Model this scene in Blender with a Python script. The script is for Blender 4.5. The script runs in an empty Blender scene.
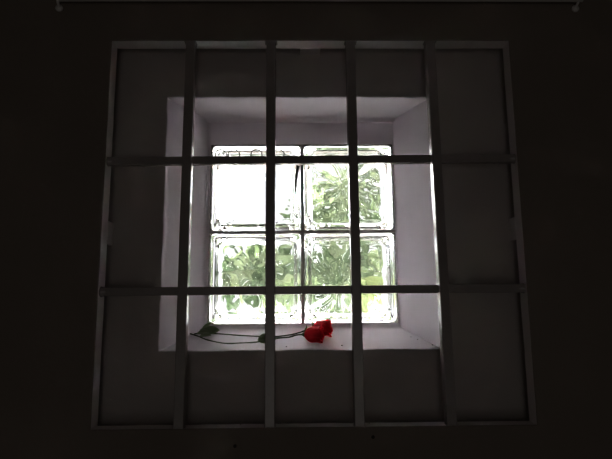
import bpy, math, random
from mathutils import Vector, Matrix, noise
random.seed(7)
SC = bpy.context.scene
COL = SC.collection
EYE = 1.6                      # height of the camera above the floor; local z below is measured from it

# ---------------------------------------------------------------- camera, light, exposure
cam_d = bpy.data.cameras.new('camera')
cam = bpy.data.objects.new('camera', cam_d); COL.objects.link(cam)
cam_d.sensor_width = 36.0; cam_d.lens = 500 / 612 * 36; cam_d.clip_start = 0.01
A = [[0.999873, 0.014888, 0.00576], [-0.013835, 0.9882, -0.152544], [-0.007964, 0.152445, 0.98828]]
cam.matrix_world = Matrix(((A[0][0], A[0][2], -A[0][1], 0), (A[1][0], A[1][2], -A[1][1], 0),
                           (A[2][0], A[2][2], -A[2][1], EYE), (0, 0, 0, 1)))
SC.camera = cam

world = bpy.data.worlds.new('overcast_sky'); SC.world = world; world.use_nodes = True
wn = world.node_tree.nodes; bg = wn['Background']
bg.inputs['Strength'].default_value = 1.0
# hazy bright sky: even overcast plus a broad glow where the sun stands behind the cloud, up and to the left
wl = world.node_tree.links
tc = wn.new('ShaderNodeTexCoord'); dot = wn.new('ShaderNodeVectorMath'); dot.operation = 'DOT_PRODUCT'
dot.inputs[1].default_value = Vector((-0.42, 0.76, 0.50)).normalized()
mr = wn.new('ShaderNodeMapRange'); mr.interpolation_type = 'SMOOTHSTEP'
mr.inputs['From Min'].default_value = 0.89; mr.inputs['From Max'].default_value = 1.0
mr.inputs['To Min'].default_value = 0.0; mr.inputs['To Max'].default_value = 1.0
ma = wn.new('ShaderNodeMath'); ma.operation = 'MULTIPLY_ADD'; ma.inputs[1].default_value = 300.0; ma.inputs[2].default_value = 1.55
mx = wn.new('ShaderNodeVectorMath'); mx.operation = 'SCALE'; mx.inputs[0].default_value = (0.97, 0.95, 1.0)
wl.new(tc.outputs['Generated'], dot.inputs[0]); wl.new(dot.outputs['Value'], mr.inputs['Value'])
wl.new(mr.outputs['Result'], ma.inputs[0]); wl.new(ma.outputs[0], mx.inputs['Scale']); wl.new(mx.outputs[0], bg.inputs['Color'])

def area(name, loc, rot, sx, sy, power, color):
    l = bpy.data.lights.new(name, 'AREA'); l.shape = 'RECTANGLE'; l.size = sx; l.size_y = sy
    l.energy = power; l.color = color
    o = bpy.data.objects.new(name, l); COL.objects.link(o); o.location = loc; o.rotation_euler = rot
    return o
# added fill lamp, unseen behind the camera, that dimly lifts the dark room
area('room_fill_light', (0.0, -2.35, 1.0), (math.radians(90), 0, 0), 1.2, 1.8, 2.1, (1.0, 0.93, 0.86))

SC.view_settings.view_transform = 'Standard'; SC.view_settings.look = 'None'
SC.view_settings.exposure = 0.0; SC.view_settings.gamma = 1.0; SC.view_settings.use_curve_mapping = False
cy = SC.cycles
cy.max_bounces = 24; cy.transmission_bounces = 20; cy.diffuse_bounces = 6; cy.glossy_bounces = 12; cy.transparent_max_bounces = 16
cy.caustics_refractive = True; cy.caustics_reflective = True; cy.blur_glossy = 0.6
cy.sample_clamp_indirect = 50.0; cy.use_denoising = True

# ---------------------------------------------------------------- materials
def mat(name, col, rough=0.7, metal=0.0, bump=0.0, bscale=120, var=0.0, vscale=8, spec=0.4, detail=6):
    m = bpy.data.materials.new(name); m.use_nodes = True
    n = m.node_tree.nodes; l = m.node_tree.links; b = n['Principled BSDF']
    b.inputs['Base Color'].default_value = (*col, 1); b.inputs['Roughness'].default_value = rough
    b.inputs['Metallic'].default_value = metal; b.inputs['Specular IOR Level'].default_value = spec
    tc = n.new('ShaderNodeTexCoord')
    if var:
        t = n.new('ShaderNodeTexNoise'); t.inputs['Scale'].default_value = vscale; t.inputs['Detail'].default_value = 8
        r = n.new('ShaderNodeMixRGB'); r.inputs['Color1'].default_value = (*[c * (1 - var) for c in col], 1)
        r.inputs['Color2'].default_value = (*[min(1, c * (1 + var)) for c in col], 1)
        l.new(tc.outputs['Object'], t.inputs['Vector']); l.new(t.outputs['Fac'], r.inputs['Fac']); l.new(r.outputs['Color'], b.inputs['Base Color'])
    if bump:
        t = n.new('ShaderNodeTexNoise'); t.inputs['Scale'].default_value = bscale; t.inputs['Detail'].default_value = detail
        bp = n.new('ShaderNodeBump'); bp.inputs['Strength'].default_value = 1.0; bp.inputs['Distance'].default_value = bump
        l.new(tc.outputs['Object'], t.inputs['Vector']); l.new(t.outputs['Fac'], bp.inputs['Height']); l.new(bp.outputs['Normal'], b.inputs['Normal'])
    return m
def sheet(name, col, trans, rough=0.5, mix=0.45, nscale=60, var=.3):
    """thin leaf or petal: diffuse + translucent with a soft sheen"""
    m = bpy.data.materials.new(name); m.use_nodes = True
    n = m.node_tree.nodes; l = m.node_tree.links; b = n['Principled BSDF']; out = n['Material Output']
    b.inputs['Roughness'].default_value = rough
    tc = n.new('ShaderNodeTexCoord'); t = n.new('ShaderNodeTexNoise'); t.inputs['Scale'].default_value = nscale; t.inputs['Detail'].default_value = 5
    r = n.new('ShaderNodeMixRGB'); r.inputs['Color1'].default_value = (*[c * (1 - var) for c in col], 1); r.inputs['Color2'].default_value = (*[min(1, c * (1 + var)) for c in col], 1)
    l.new(tc.outputs['Object'], t.inputs['Vector']); l.new(t.outputs['Fac'], r.inputs['Fac']); l.new(r.outputs['Color'], b.inputs['Base Color'])
    tr = n.new('ShaderNodeBsdfTranslucent'); tr.inputs['Color'].default_value = (*trans, 1)
    mx = n.new('ShaderNodeMixShader'); mx.inputs['Fac'].default_value = mix
    l.new(b.outputs[0], mx.inputs[1]); l.new(tr.outputs[0], mx.inputs[2]); l.new(mx.outputs[0], out.inputs['Surface'])
    return m
M = {}
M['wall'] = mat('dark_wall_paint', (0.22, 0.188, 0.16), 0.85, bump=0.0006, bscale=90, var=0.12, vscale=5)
M['reveal'] = mat('white_reveal_paint', (0.88, 0.84, 0.83), 0.45, bump=0.0004, bscale=70, var=0.05, vscale=14)
M['ledge'] = mat('grey_ledge_plaster', (0.42, 0.39, 0.375), 0.85, bump=0.0005, bscale=70, var=0.06, vscale=9)
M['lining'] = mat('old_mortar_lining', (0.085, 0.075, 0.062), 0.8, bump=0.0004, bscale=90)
M['niche'] = mat('pale_recess_plaster', (0.72, 0.665, 0.715), 0.8, bump=0.0005, bscale=70, var=0.05, vscale=14)
M['room'] = mat('room_plaster', (0.45, 0.42, 0.40), 0.9, bump=0.0006, bscale=80, var=0.05)
M['floor'] = mat('floor_tile', (0.28, 0.26, 0.24), 0.6, bump=0.0004, bscale=60, var=0.1)
M['bar'] = mat('painted_iron', (0.29, 0.265, 0.255), 0.27, spec=0.8, bump=0.0003, bscale=220, var=0.12, vscale=40)
M['tab'] = mat('pale_fixing_lug', (0.85, 0.82, 0.8), 0.7, bump=0.0003)
M['rod'] = mat('pale_painted_rod', (0.85, 0.83, 0.81), 0.5, metal=0.0, bump=0.0001)
M['mortar'] = mat('grey_mortar', (0.45, 0.43, 0.42), 0.9, bump=0.0008, bscale=200, var=0.25, vscale=60)
M['outside'] = mat('exterior_render', (0.75, 0.72, 0.68), 0.9, bump=0.001, bscale=60, var=0.05)
M['eave'] = mat('eave_plaster', (0.42, 0.36, 0.33), 0.9, bump=0.001, bscale=50, var=0.08)
M['ground'] = mat('pale_paving', (0.62, 0.61, 0.58), 0.9, bump=0.002, bscale=20, var=0.1, vscale=3)
M['iron'] = mat('black_iron', (0.05, 0.045, 0.04), 0.5, bump=0.0002)
M['stem'] = mat('rose_stem_green', (0.05, 0.06, 0.03), 0.55, bump=0.0003, bscale=300, var=0.3, vscale=80)
M['leaf'] = sheet('rose_leaf_green', (0.20, 0.26, 0.14), (0.24, 0.32, 0.13), 0.45, 0.25)
M['sepal'] = sheet('sepal_green', (0.12, 0.17, 0.07), (0.15, 0.2, 0.06), 0.5, 0.3)
M['petal'] = sheet('red_petal', (0.85, 0.022, 0.035), (1.0, 0.05, 0.07), 0.55, 0.6)
M['crumb'] = mat('dark_grit', (0.03, 0.025, 0.02), 0.9, bump=0.0003)
M['straw'] = mat('dry_straw', (0.42, 0.38, 0.33), 0.8, bump=0.0002)
M['dirt'] = mat('dark_sealant', (0.045, 0.04, 0.032), 0.7, bump=0.0003, bscale=300)
M['bush'] = sheet('bush_leaf_green', (0.115, 0.155, 0.085), (0.20, 0.245, 0.145), 0.3, 0.5, 22, .75)
M['bush2'] = sheet('bush_leaf_pale', (0.20, 0.24, 0.11), (0.28, 0.33, 0.17), 0.35, 0.5, 22, .4)
M['bush_dark'] = sheet('bush_leaf_dark', (0.05, 0.085, 0.04), (0.09, 0.13, 0.06), 0.25, 0.4, 22, .5)
M['bush_light'] = sheet('bush_leaf_light', (0.24, 0.30, 0.18), (0.36, 0.42, 0.27), 0.3, 0.5, 22, .4)
M['twig'] = mat('bush_stem_green', (0.22, 0.26, 0.13), 0.8, bump=0.001)
g = bpy.data.materials.new('clear_glass'); g.use_nodes = True
gn = g.node_tree.nodes; gl = g.node_tree.links; gb = gn['Principled BSDF']
gb.inputs['Base Color'].default_value = (0.90, 0.92, 0.90, 1); gb.inputs['Roughness'].default_value = 0.0
gb.inputs['IOR'].default_value = 1.5; gb.inputs['Transmission Weight'].default_value = 1.0
M['glass'] = g

# ---------------------------------------------------------------- helpers
def obj(name, verts, faces, m, parent=None, origin=(0, 0, 0), smooth=False, lift=True):
    """one mesh object; verts in room coordinates (z from eye height), origin likewise"""
    o3 = Vector(origin)
    me = bpy.data.meshes.new(name)
    me.from_pydata([tuple(Vector(v) - o3) for v in verts], [], faces)
    if isinstance(m, (list, tuple)):
        for k in m: me.materials.append(k)
    else: me.materials.append(m)
    me.update()
    if smooth:
        me.polygons.foreach_set('use_smooth', [True] * len(me.polygons))
    o = bpy.data.objects.new(name, me); COL.objects.link(o)
    if parent: o.parent = parent
    else: o.location = o3 + Vector((0, 0, EYE))
    return o
def empty(name, loc, label, cat, group=None):
    o = bpy.data.objects.new(name, None); COL.objects.link(o); o.empty_display_size = 0.05
    o.location = Vector(loc) + Vector((0, 0, EYE)); o['label'] = label; o['category'] = cat
    if group: o['group'] = group
    return o
def tag(o, label=None, cat=None, group=None, kind=None):
    if label: o['label'] = label
    if cat: o['category'] = cat
    if group: o['group'] = group
    if kind: o['kind'] = kind
    return o
def normals(o):
    import bmesh
    b = bmesh.new(); b.from_mesh(o.data); bmesh.ops.recalc_face_normals(b, faces=b.faces); b.to_mesh(o.data); b.free()
def bevel(o, w, s=2):
    md = o.modifiers.new('bevel', 'BEVEL'); md.width = w; md.segments = s; md.limit_method = 'ANGLE'
    return o
def box(x0, x1, y0, y1, z0, z1):
    v = [(x, y, z) for x in (x0, x1) for y in (y0, y1) for z in (z0, z1)]
    f = [(0, 1, 3, 2), (4, 6, 7, 5), (0, 4, 5, 1), (2, 3, 7, 6), (0, 2, 6, 4), (1, 5, 7, 3)]
    return v, f
def smooth_path(pts, n=8):
    """Catmull-Rom through points"""
    P = [Vector(p) for p in pts]; P = [P[0] * 2 - P[1]] + P + [P[-1] * 2 - P[-2]]
    out = []
    for i in range(1, len(P) - 2):
        for k in range(n):
            t = k / n; a, b, c, d = P[i - 1], P[i], P[i + 1], P[i + 2]
            out.append(0.5 * ((2 * b) + (c - a) * t + (2 * a - 5 * b + 4 * c - d) * t * t + (3 * b - a - 3 * c + d) * t ** 3))
    out.append(P[-2]); return out
def tube(path, rad, seg=8):
    """closed tube along path; rad is a number or function of 0..1"""
    P = [Vector(p) for p in path]; v = []; f = []
    n = len(P)
    for i, p in enumerate(P):
        d = (P[min(i + 1, n - 1)] - P[max(i - 1, 0)]).normalized()
        up = Vector((0, 0, 1)) if abs(d.z) < .9 else Vector((0, 1, 0))
        s = d.cross(up).normalized(); u = s.cross(d)
        r = rad(i / (n - 1)) if callable(rad) else rad
        for k in range(seg):
            a = 2 * math.pi * k / seg; v.append(p + (s * math.cos(a) + u * math.sin(a)) * r)
    for i in range(n - 1):
        for k in range(seg):
            f.append((i * seg + k, i * seg + (k + 1) % seg, (i + 1) * seg + (k + 1) % seg, (i + 1) * seg + k))
    f.append(tuple(range(seg))[::-1]); f.append(tuple((n - 1) * seg + k for k in range(seg)))
    return v, f
def merge(*parts):
    v = []; f = []
    for pv, pf in parts:
        k = len(v); v += list(pv); f += [tuple(i + k for i in q) for q in pf]
    return v, f

# ---------------------------------------------------------------- structure: the wall with its stepped recess
OX0, OX1, OZ0, OZ1 = -0.3532, 0.4065, -0.2027, 0.5030      # outer opening
YL = 0.944                                                 # plane of the recessed ledge behind the front panel
NX0, NX1, NZ0, NZ1 = -0.2565, 0.2617, -0.0775, 0.4115      # mouth of the niche
BX0, BX1, BZ0, BZ1 = -0.1995, 0.2125, -0.0463, 0.4080      # back of the niche
GX0, GX1, GZ0, GZ1 = -0.1905, 0.2075, -0.0355, 0.3525      # hole filled by the glass blocks
def rect_loop(r, y, n=40, rad=0.0):
    x0, x1, z0, z1 = r; P = []
    c = [(x0, z0), (x1, z0), (x1, z1), (x0, z1)]
    for s in range(4):
        a, b = c[s], c[(s + 1) % 4]
        for k in range(n):
            t = k / n; P.append(Vector((a[0] + (b[0] - a[0]) * t, y, a[1] + (b[1] - a[1]) * t)))
    return P
def loft(loops, amps=None, n=40):
    v = []; f = []
    for i, L in enumerate(loops):
        amp = amps[i] if amps else 0
        for p in L:
            d = noise.noise_vector(p * 22) * amp + noise.noise_vector(p * 70) * amp * 0.45 if amp else Vector()
            v.append(p + d)
    m = 4 * n
    for i in range(len(loops) - 1):
        for k in range(m):
            f.append((i * m + k, i * m + (k + 1) % m, (i + 1) * m + (k + 1) % m, (i + 1) * m + k))
    return v, f
def lerp_rect(a, b, t): return tuple(p + (q - p) * t for p, q in zip(a, b))
OR = (OX0, OX1, OZ0, OZ1); NR = (NX0, NX1, NZ0, NZ1); BR = (BX0, BX1, BZ0, BZ1); GR = (GX0, GX1, GZ0, GZ1)
BIG = (-1.6, 1.6, -1.6, 0.95)
# front panel: room face, cut edge, back face
v, f = loft([rect_loop(BIG, 0.89), rect_loop(lerp_rect(OR, BIG, .02), 0.89), rect_loop((OX0 - .0012, OX1 + .0012, OZ0 - .0012, OZ1 + .0012), 0.89), rect_loop(OR, 0.8915),
             rect_loop(OR, 0.905), rect_loop(OR, 0.92), rect_loop(BIG, 0.92)], [0, 0, .0006, .0006, .0006, .0006, 0])
o = tag(obj('wall_front', v, f, [M['wall'], M['reveal']]), kind='structure')
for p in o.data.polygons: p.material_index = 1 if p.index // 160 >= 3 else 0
# pale recess: ledge behind the panel, niche, back
loops = [rect_loop(BIG, YL)]; amps = [0]
for t in (-.10, 0, .2, .4, .6, .8, .95): loops.append(rect_loop(lerp_rect(OR, NR, t), YL)); amps.append(.0007)
e = .0022
for a, dy in ((1.0, 0.0), (0.45, .0006), (0.12, .0020), (0.0, .0042)):
    loops.append(rect_loop((NX0 - e * a, NX1 + e * a, NZ0 - e * a, NZ1 + e * a), YL + dy)); amps.append(.0016)
for i in range(1, 13):
    t = i / 13; loops.append(rect_loop(lerp_rect(NR, BR, t), YL + .0042 + (1.056 - YL - .0042) * t)); amps.append(.0014)
loops.append(rect_loop(lerp_rect(BR, GR, .1), 1.0585)); amps.append(.001)
loops.append(rect_loop(lerp_rect(BR, GR, .35), 1.060)); amps.append(.001)
loops.append(rect_loop(GR, 1.060)); amps.append(.0005)
loops.append(rect_loop(GR, 1.150)); amps.append(0)
v, f = loft(loops, amps)
o = tag(obj('wall_recess', v, f, [M['niche'], M['ledge'], M['lining']], smooth=True), kind='structure')
strips = len(loops) - 1
for p in o.data.polygons:
    k = p.index // 160
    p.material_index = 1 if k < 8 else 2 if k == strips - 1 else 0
es = o.modifiers.new('split', 'EDGE_SPLIT'); es.split_angle = math.radians(50)
# exterior face
v, f = loft([rect_loop(GR, 1.15), rect_loop((-1.75, 1.75, -1.6, 1.2), 1.15)])
tag(obj('wall_exterior', v, f, M['outside']), kind='structure')
# rest of the room
for nm, b, m in (('wall_left', (-1.75, -1.6, -2.6, 1.15, -1.6, 1.1), 'room'), ('wall_right', (1.6, 1.75, -2.6, 1.15, -1.6, 1.1), 'room'),
                 ('wall_back', (-1.6, 1.6, -2.6, -2.45, -1.6, 1.1), 'room'), ('ceiling', (-1.75, 1.75, -2.6, 1.15, 0.95, 1.1), 'room'),
                 ('floor', (-1.75, 1.75, -2.6, 1.15, -1.72, -1.6), 'floor')):
    tag(obj(nm, *box(*b), M[m]), kind='structure')
# outdoors
tag(obj('ground', *box(-30, 30, 1.15, 60, -1.75, -1.62), M['ground']), kind='structure')
v, f = merge(box(-1.75, 1.75, 1.15, 1.95, 0.560, 0.70))
tag(obj('roof_eave', v, f, M['eave']), kind='structure')

# mortar joints around and between the blocks (one continuous thing)
CXM = (GX0 + GX1) / 2; CZM = (GZ0 + GZ1) / 2
J = 0.0035
tag(obj('trim_1', *merge(box(CXM - J, CXM + J, 1.0585, 1.064, GZ0, GZ1), box(GX0, GX1, 1.0586, 1.0639, CZM - J, CZM + J)), M['mortar']), kind='structure')
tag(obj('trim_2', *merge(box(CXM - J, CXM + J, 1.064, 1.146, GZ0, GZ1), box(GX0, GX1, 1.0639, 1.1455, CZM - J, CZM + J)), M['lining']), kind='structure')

# ---------------------------------------------------------------- glass blocks
def squash(u, v, p):
    m = max(abs(u), abs(v))
    if m < 1e-6: return 0, 0
    a, b = abs(u) / m, abs(v) / m
    full = (a ** p + b ** p) ** (-1 / p)
    s = 1 + (full - 1) * m ** 3
    return u * s, v * s
def block(cx, cz, hw, hh, seed, label):
    t = empty('glass_block', (cx, 1.054, cz), label, 'glass block', 'glass blocks of the little window')
    org = (cx, 1.054, cz)
    def sheet_grid(hw, hh, p, yf, N):
        V = []; 
        for j in range(N + 1):
            for i in range(N + 1):
                # concentrate lines towards the rim
                u = 2 * i / N - 1; w = 2 * j / N - 1
                u = math.copysign(1 - (1 - abs(u)) ** 1.35, u); w = math.copysign(1 - (1 - abs(w)) ** 1.35, w)
                m = max(abs(u), abs(w)); x, z = squash(u, w, p)
                V.append((cx + x * hw, yf(x * hw, z * hh, m), cz + z * hh))
        F = [(j * (N + 1) + i, j * (N + 1) + i + 1, (j + 1) * (N + 1) + i + 1, (j + 1) * (N + 1) + i) for j in range(N) for i in range(N)]
        B = [i for i in range(N)] + [N + j * (N + 1) for j in range(N)] + [N * (N + 1) + N - i for i in range(N)] + [(N - j) * (N + 1) for j in range(N)]
        return V, F, B
    def closed(hw, hh, p, y0, y1, N):
        V0, F0, B = sheet_grid(hw, hh, p, y0, N); V1, F1, _ = sheet_grid(hw, hh, p, y1, N)
        k = len(V0); V = V0 + V1; F = F0 + [tuple(i + k for i in q[::-1]) for q in F1]
        n = len(B)
        F += [(B[i], B[i] + k, B[(i + 1) % n] + k, B[(i + 1) % n]) for i in range(n)]
        return V, F
    def rim(m):            # pressed face: rounded edge, flat rim, shallow groove, pane
        r = 0.0
        if m > .94: r += .0045 * ((m - .94) / .06) ** 2.2
        r += .0016 * math.exp(-((m - .86) / .02) ** 2)
        return r
    rnd = random.Random(seed); ph = [rnd.uniform(0, 6.28) for _ in range(12)]
    ang = rnd.uniform(0, 3.14)
    fx, fz = rnd.uniform(-.03, .03), rnd.uniform(-.03, .03)
    def wave(x, z, m, s):
        fade = max(0.0, min(1.0, (0.96 - m) / .12))
        a = math.atan2(z - fz, x - fx); r = math.hypot(x - fx, z - fz)
        p = Vector((x * 30 + s * 7 + seed * 3, z * 30, seed))
        n1 = noise.noise(p)
        q = math.sin(11 * a + ph[0] + s + 3.0 * n1) * min(1, r / .03) * (.00010 if seed == 1 else .00040 if seed == 3 else .00065)
        q += noise.noise(Vector((x * 45 + seed * 9, z * 45, s * 3.3))) * .0007
        q += noise.noise(Vector((x * 95, z * 95 + seed * 5, s * 5.1))) * .00018
        return q * fade
    N = 56
    Vo, Fo = closed(hw, hh, 26, lambda x, z, m: 1.054 + rim(m), lambda x, z, m: 1.134 - rim(m), 40)
    Vc, Fc = closed(hw * .92, hh * .92, 10,
                    lambda x, z, m: 1.063 + wave(x, z, m, 1) + (.004 * ((m - .88) / .12) ** 2 if m > .88 else 0),
                    lambda x, z, m: 1.125 + wave(x, z, m, 2) - (.004 * ((m - .88) / .12) ** 2 if m > .88 else 0), N)
    V, F = merge((Vo, Fo), (Vc, [q[::-1] for q in Fc]))
    o = obj('glass_shell', V, F, M['glass'], t, org, smooth=True)
    es = o.modifiers.new('split', 'EDGE_SPLIT'); es.split_angle = math.radians(55)
    return t, org
HW = (GX1 - GX0) / 4 - .0037; HH = (GZ1 - GZ0) / 4 - .0037
xL, xR = (GX0 + CXM) / 2, (GX1 + CXM) / 2; zB, zT = (GZ0 + CZM) / 2, (GZ1 + CZM) / 2
ul, ulo = block(xL, zT, HW, HH, 1, 'upper left glass block, almost blank white, with a dark crack on its right edge')
block(xR, zT, HW, HH, 2, 'upper right glass block with pale green and white streaks showing through')
block(xL, zB, HW, HH, 3, 'lower left glass block filled with soft green leaf shapes, above the rose leaves')
block(xR, zB, HW, HH, 4, 'lower right glass block with green leaves, directly behind the red rose heads')
# the dark crack and the dirt line on the upper left block
cr = smooth_path([(-0.0005, 1.0575, 0.304), (-0.0022, 1.0562, 0.290), (-0.0048, 1.0545, 0.272), (-0.0062, 1.0537, 0.252), (-0.0068, 1.0535, 0.234)], 6)
o = obj('crack', *tube(cr, lambda t: .0027 * (1 - t) ** .6 + .0009, 8), M['dirt'], ul, ulo, True); o['label'] = 'dark curved crack on the block edge'
rnd = random.Random(3); P = []
for i in range(40):
    x = -0.171 + .163 * i / 39; P.append((x, 1.0536 + rnd.uniform(-.0003, .0002), 0.1728 + rnd.uniform(-.0007, .0007)))
bits = [tube(P, lambda t: .0012 + .0006 * abs(math.sin(t * 37)), 5)]
for x, z, r in ((-.0535, .179, .0032), (-.0505, .183, .0024), (-.047, .1775, .0028), (-.147, .178, .0018), (-.139, .182, .0014), (-.152, .176, .0016), (-.049, .189, .0014), (-.058, .1755, .002)):
    bits.append(tube([(x - r, 1.0540, z - r * .4), (x, 1.0532, z), (x + r, 1.0540, z + r * .5)], r * .45, 6))
o = obj('dirt', *merge(*bits), M['dirt'], ul, ulo, True); o['label'] = 'dark line of dirt along the bottom'

for x in (-.1680, -.1400, -.0908, -.0430):
    zc = .3285; P = [(x + .0122 * math.cos(a), 1.0540, zc + .0122 * math.sin(a)) for a in [math.pi * k / 24 - .3 for k in range(32)]]
    o = obj('ring_mark', *tube(P, .0015, 8), M['dirt'], ul, ulo, True); o['label'] = 'thin dark ring mark at the top of the block'

# ---------------------------------------------------------------- window grille
gr = empty('window_grille', (0.025, 0.9, OZ0), 'dark iron grille of four upright and two cross bars fixed across the recessed window', 'window grille')
go = (0.025, 0.9, OZ0)
def bar(name, b):
    o = obj(name, *box(*b), M['bar'], gr, go); bevel(o, .0012, 2); return o
vx = [(-.2046, -.2064), (-.0508, -.0512), (.1018, .1028), (.2558, .2612)]
for i, (xt, xb) in enumerate(vx):
    w = .0087; z0, z1 = OZ0 - .0015, OZ1 + .0015
    V = []
    for x, z in ((xb, z0), (xt, z1)):
        V += [(x - w, .8925, z), (x + w, .8925, z), (x + w, .9110, z), (x - w, .9110, z)]
    F = [(3, 2, 1, 0), (4, 5, 6, 7)] + [(k, (k + 1) % 4, (k + 1) % 4 + 4, k + 4) for k in range(4)]
    o = obj('upright_bar', V, F, M['bar'], gr, go); bevel(o, .0012, 2)
    # plaster fillets where the bar meets the opening
    for z, s, x in ((OZ1, -1, xt), (OZ0, 1, xb)):
        V = []; n = 6; R = .0032 if s < 0 else .0015
        prof = []
        for k in range(n + 1):
            a = math.pi / 2 * k / n; prof.append((w + R - R * math.sin(a), R - R * math.cos(a)))
        out = [(x - q, z + s * h) for q, h in prof] + [(x + q, z + s * h) for q, h in prof[::-1]]
        out = [(x - w - R, z - s * .001)] + out + [(x + w + R, z - s * .001)]
        m = len(out)
        V = [(q, .8918, h) for q, h in out] + [(q, .9068, h) for q, h in out]
        F = [tuple(range(m)), tuple(range(2 * m - 1, m - 1, -1))] + [(k, (k + 1) % m, (k + 1) % m + m, k + m) for k in range(m)]
        c = obj('end_fillet', V, F, M['bar'], gr, go); normals(c)
for zl, zr in ((.2690, .2718), (.0290, .0298)):
    h = .0074; V = []
    for x, z in ((OX0 + .0003, zl), (OX1 - .0003, zr)):
        V += [(x, .8975, z - h), (x, .9110, z - h), (x, .9110, z + h), (x, .8975, z + h)]
    F = [(3, 2, 1, 0), (4, 5, 6, 7)] + [(k, (k + 1) % 4, (k + 1) % 4 + 4, k + 4) for k in range(4)]
    o = obj('cross_bar', V, F, M['bar'], gr, go); normals(o); bevel(o, .0012, 2)
    for x, z, s in ((OX0, zl, 1), (OX1, zr, -1)):       # swollen ends set in the wall
        P = [(x - s * .0005, .9042, z), (x + s * .003, .9042, z), (x + s * .008, .9042, z), (x + s * .013, .9042, z)]
        obj('end_knob', *tube(P, lambda t: .0095 - .003 * t, 12), M['bar'], gr, go, True)
for b in ((.0055, .0450, .918, YL + .001, .5020, .5090), (-.3590, -.3525, .918, YL + .001, .117, .160), (.4057, .4130, .918, YL + .001, .122, .164)):
    o = bevel(obj('fixing_lug', *box(*b), M['tab'], gr, go), .0008); o['label'] = 'pale fixing lug'

# ---------------------------------------------------------------- rod above the opening
rd = empty('wall_rod', (0.04, .884, .5820), 'thin pale rod running along the dark wall above the grille', 'rod')
ro = (0.04, .884, .5820)
obj('rod', *tube([(-.452, .878, .5795), (0, .878, .5808), (.55, .878, .5795)], .0035, 12), M['rod'], rd, ro, True)
for x in (-.452, .545):
    br = obj('bracket', *merge(tube(smooth_path([(x - .004, .890, .570), (x - .003, .880, .576), (x, .876, .585)], 5), .0025, 8), tube([(x - .004, .8905, .569), (x - .004, .887, .569)], .007, 12)), M['rod'], rd, ro, True)

# ---------------------------------------------------------------- roses
def petal_mesh(base, ax, ang, r0, length, width, flare, curl, cup, lean=0.0):
    """petal as a curved sheet wrapped round the axis ax; ang = where it sits"""
    ax = Vector(ax).normalized(); up = Vector((0, 0, 1)); s = ax.cross(up).normalized(); u = s.cross(ax)
    V = []; NU, NV = 12, 12
    for j in range(NV + 1):
        t = j / NV
        r = r0 * (math.sin(min(t * 3.4, math.pi / 2)) ** .62) * (1 - .14 * t) + flare * max(0, t - .78) ** 1.5 * 9
        h = length * t - curl * max(0, t - .8) ** 2 * 12
        wdt = width * (math.sin(math.pi * min(t * .58 + .10, 1)) ** .7) * (1 if t < .88 else math.sqrt(max(0, 1 - ((t - .88) / .17) ** 2)))
        for i in range(NU + 1):
            q = 2 * i / NU - 1
            a = ang + q * wdt
            rr = r + .0022 * q * q * (t ** 2) * (1 if flare > 0 else -.3) + .0006 * math.sin(9 * q + ang * 5) * t * t
            hh = h - cup * q * q * t
            V.append(Vector(base) + ax * hh + (s * math.cos(a) + u * math.sin(a)) * max(rr, .0008))
    F = [(j * (NU + 1) + i, j * (NU + 1) + i + 1, (j + 1) * (NU + 1) + i + 1, (j + 1) * (NU + 1) + i) for j in range(NV) for i in range(NU)]
    return V, F
def leaf_mesh(base, d, up, length, width, fold=.25, curve=.2, twist=0.0, serr=.06, N=14):
    d = Vector(d).normalized(); up = Vector(up); s = d.cross(up).normalized(); n = s.cross(d).normalized()
    V = []; W = 6
    for j in range(N + 1):
        t = j / N
        w = width * .5 * (math.sin(math.pi * t ** .8) ** .8 if 0 < t < 1 else 0) * (1 + serr * (j % 2))
        c = Vector(base) + d * length * t + n * (curve * length * (t * t))
        for i in range(-W // 2, W // 2 + 1):
            q = i / (W / 2); V.append(c + s * (q * w) + n * (abs(q) * w * fold + .04 * w * math.sin(6 * t + q * 3)))
    k = W + 1
    F = [(j * k + i, j * k + i + 1, (j + 1) * k + i + 1, (j + 1) * k + i) for j in range(N) for i in range(W)]
    return V, F
def solid(o, th):
    md = o.modifiers.new('thickness', 'SOLIDIFY'); md.thickness = th; md.offset = 0
    return o
def rose(label, base, tip, stem_pts, leaves, R, seed, sepals):
    base = Vector(base); ax = (Vector(tip) - base); L = ax.length; ax.normalize()
    root = empty('rose', stem_pts[0], label, 'rose', 'red roses on the sill'); org = stem_pts[0]
    rnd = random.Random(seed)
    st = smooth_path(list(stem_pts) + [tuple(base + ax * .002)], 6)
    sm = obj('stem', *tube(st, lambda t: .00125 + .0003 * math.sin(t * 21) ** 6 + (.0012 * max(0, t - .96) / .04), 8), M['stem'], root, org, True)
    # hip under the flower
    obj('hip', *tube([base - ax * .003, base, base + ax * .003, base + ax * .007, base + ax * .010], lambda t: .002 + .0042 * math.sin(math.pi * min(1, t * .75)) , 12), M['sepal'], root, org, True)
    k = 0
    for ring, (n, r, l, w, fl, cu, cup) in enumerate(((3, .28, .86, 1.35, 0, 0, .001), (4, .50, .93, 1.15, 0.0005, .0005, .002), (5, .78, .97, .95, .0025, .0020, .003), (5, 1.0, .93, .86, .0042, .0050, .003))):
        for i in range(n):
            a = 2 * math.pi * (i + .37 * ring) / n + rnd.uniform(-.15, .15)
            o = obj('petal', *petal_mesh(base, ax, a, R * r, L * l * rnd.uniform(.94, 1.04), w, fl * rnd.uniform(.5, 1.3), cu, cup), M['petal'], root, org, True)
            solid(o, .0006); k += 1
    sv = Vector((0, 0, 1))
    for d, ln in sepals:
        o = obj('sepal', *leaf_mesh(base + ax * .004, d, (0, .3, 1), ln, .005, .3, .25, serr=0), M['sepal'], root, org, True); solid(o, .0005)
    for b, d, up, ln, w, cv in leaves:
        o = obj('leaf', *leaf_mesh(b, d, up, ln, w, .3, cv), M['leaf'], root, org, True); solid(o, .0005)
    return root
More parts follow.
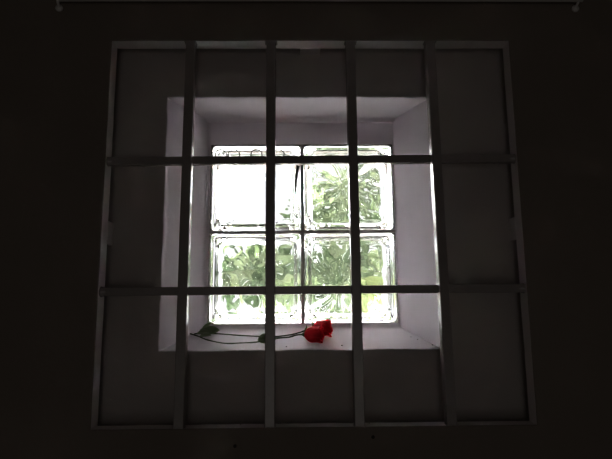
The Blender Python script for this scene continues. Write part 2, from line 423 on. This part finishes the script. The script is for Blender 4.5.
def sill(y): return NZ0 + (y - YL) * (BZ0 - NZ0) / (1.056 - YL)
def S(x, y, h=.0026): return (x, y, sill(y) + h)
# nearer rose
rose('nearer red rose, head overlapping the other, lower bowed stem along the sill edge',
     (0.0087, 0.9765, -0.0526), (0.0496, 0.9700, -0.0523),
     [S(-0.2209, 1.0254, .004), S(-0.2008, 1.0129), S(-0.1764, 0.9896), S(-0.1403, 0.9706), S(-0.1122, 0.9719), S(-0.0805, 0.9765), S(-0.0452, 0.9884, .005), (-0.0204, 0.9853, -0.0580), (-0.0041, 0.9789, -0.0535)],
     [(S(-.0800, .980, .005), (1, -.10, .05), (0, -1, .8), .038, .020, .02), (S(-.0790, .981, .005), (.60, -.35, .10), (0, -1, .8), .022, .013, -.05),
      (S(-.0790, .982, .005), (.8, .2, .35), (0, -1, .5), .028, .012, .0),
      (S(-.1960, 1.010, .004), (1, -.75, .06), (0, -.8, 1), .032, .013, .0)],
     .0155, 4, [((-.1, -.3, 1), .012), ((.9, -.5, .35), .012), ((.7, -.6, -.5), .011), ((.25, .5, .8), .019), ((.5, -.9, .1), .010)])
# farther rose
rose('farther red rose, head set behind and to the right, straighter stem nearest the glass',
     (0.0243, 1.0072, -0.0446), (0.0680, 1.0017, -0.0401),
     [S(-0.2103, 1.0262, .003), S(-0.1895, 1.0286), S(-0.1626, 1.0249), S(-0.1173, 1.0146), S(-0.0572, 1.0050), S(-0.0202, 1.0101, .004), (0.0000, 1.0094, -0.0506), (0.0122, 1.0080, -0.0466)],
     [(S(-.2020, 1.028, .005), (1, -.10, .10), (0, -.9, .8), .042, .022, .05), (S(-.1960, 1.030, .010), (.72, .10, .50), (0, -.9, .5),   .024, .008, .10),
      (S(-.2050, 1.026, .004), (1, -.45, .10), (0, -.8, 1), .032, .013, .0), (S(-.1880, 1.028, .008), (1, .05, .02), (0, -1, .5), .028, .017, .0)],
     .0155, 9, [((-.1, -.2, 1), .018), ((.7, -.3, .6), .014), ((.4, .6, .7), .014), ((.8, -.2, -.5), .01)])

# ---------------------------------------------------------------- grit and straws
def crumb(x, y, r, label, seed, group=None):
    rnd = random.Random(seed); V = []; F = []
    for j in range(5):
        th = math.pi * j / 4
        for i in range(7):
            a = 2 * math.pi * i / 7; k = r * rnd.uniform(.7, 1.2)
            V.append((x + k * math.sin(th) * math.cos(a) * 1.3, y + k * math.sin(th) * math.sin(a), sill(y) + r * .75 + k * .7 * math.cos(th)))
    for j in range(4):
        for i in range(7): F.append((j * 7 + i, j * 7 + (i + 1) % 7, (j + 1) * 7 + (i + 1) % 7, (j + 1) * 7 + i))
    F.append(tuple(range(7))); F.append(tuple(range(28, 35))[::-1])
    o = obj('grit_crumb', V, F, M['crumb'], None, (x, y, sill(y)), True); tag(o, label, 'crumb', group or 'crumbs on the sill')
crumb(0.0802, 0.9580, .0014, 'dark crumb on the sill edge, just right of the rose heads', 1)
crumb(-0.0238, 0.9554, .0011, 'dark crumb on the sill edge between the stem leaf and rose heads', 2)
crumb(0.2200, 1.0016, .0010, 'tiny crumb in the right corner of the sill, farthest from its front edge', 3)
crumb(0.2298, 0.9882, .0011, 'tiny crumb in the right corner of the sill, between the two others', 4)
crumb(0.2502, 0.9574, .0013, 'dark crumb at the right end of the sill near its front edge', 5)
for x, lab, dx in ((-.1005, 'small pale straw on the bottom ledge beside the second upright bar', .003), (.1195, 'small pale straw on the bottom ledge right of the third upright bar', -.003)):
    P = smooth_path([(x - dx * .6, .907, OZ0 + .0012), (x, .908, OZ0 + .006), (x + dx, .910, OZ0 + .011)], 5)
    v, f = tube(P, lambda t: .0007 * (1 - .5 * t), 6)
    tag(obj('straw', v, f, M['straw'], None, (x, .907, OZ0), True), lab, 'straw', 'straws on the bottom ledge')
for x, z, lab in ((-.1092, -.2312, 'dark plug hole in the wall under the left half of the grille'), (.1242, -.2194, 'dark plug hole in the wall under the right half of the grille')):
    tag(obj('wall_plug', *tube([(x, .8892, z), (x, .8915, z)], .0030, 12), M['crumb'], None, (x, .89, z), True), lab, 'wall plug', 'plugs below the grille')

# ---------------------------------------------------------------- outdoors: bushes
def strap(base, d, up, length, width, droop, N=12):
    d = Vector(d).normalized(); up = Vector(up).normalized(); s = d.cross(up).normalized(); n = s.cross(d).normalized()
    V = []; W = 4
    for j in range(N + 1):
        t = j / N; w = width * .5 * (min(1, .30 + t * 2.2)) * (math.sqrt(max(0, 1 - ((t - .68) / .32) ** 2)) if t > .68 else 1) + .0004
        c = Vector(base) + d * length * t + Vector((0, 0, -1)) * droop * length * t * t
        for i in range(-2, 3):
            q = i / 2; V.append(c + s * q * w + n * (abs(q) * w * .35))
    k = 5
    F = [(j * k + i, j * k + i + 1, (j + 1) * k + i + 1, (j + 1) * k + i) for j in range(N) for i in range(4)]
    return V, F
def bush(label, hubs, foot, seed, m, n, ln, wd, xs=(0, 360)):
    rnd = random.Random(seed)
    root = empty('garden_bush', foot, label, 'bush', None)
    parts = []; stems = []
    for hub in hubs:
        hub = Vector(hub)
        stems.append(tube(smooth_path([Vector(foot), Vector(foot) * .5 + hub * .5 + Vector((rnd.uniform(-.05, .05), .08, 0)), hub], 6), lambda t: .007 - .005 * t, 8))
        for k in range(n):
            a = math.radians(xs[0] + (xs[1] - xs[0]) * (k + rnd.uniform(-.3, .3)) / n)
            d = (math.cos(a), rnd.uniform(-.35, .35), math.sin(a))
            parts.append(strap(hub + Vector((rnd.uniform(-.01, .01), rnd.uniform(-.03, .03), 0)), d, (rnd.uniform(-.3, .3), -1, rnd.uniform(-.1, .5)), ln * rnd.uniform(.7, 1.1), wd * rnd.uniform(.8, 1.2), rnd.uniform(0, .2)))
    o = obj('foliage', *merge(*parts), [m, M['bush_dark'], M['bush_light']], root, foot, True); solid(o, .0008)
    pick = []
    for _, pf in parts: pick += [rnd.choice((0, 0, 1, 1, 2)) if m is M['bush'] else 0] * len(pf)
    o.data.polygons.foreach_set('material_index', pick)
    obj('stem', *merge(*stems), M['twig'], root, foot, True)
    return root
bush('green bush of broad radiating leaves behind the lower left glass block', [(-.115, 1.50, .115), (-.205, 1.51, .105), (-.06, 1.52, .085)], (-.12, 1.51, -1.62), 3, M['bush'], 17, .115, .021)
bush('green bush behind the lower right glass block, leaves spread in a fan', [(.160, 1.74, .150), (.085, 1.75, .10), (.26, 1.76, .14)], (.17, 1.75, -1.62), 5, M['bush'], 17, .140, .021)
bush('tall thin bush whose narrow leaves show through the upper right glass block', [(.140, 2.02, .385), (.11, 2.04, .33), (.30, 2.05, .42), (.21, 2.0, .29), (.23, 2.07, .50)], (.20, 2.05, -1.62), 8, M['bush'], 16, .20, .015, (0, 200))
bush('low pale lime plant with long leaves at the bottom of the lower right glass block', [(.150, 1.32, .085)], (.155, 1.32, -1.62), 6, M['bush2'], 4, .10, .016, (-75, -15))
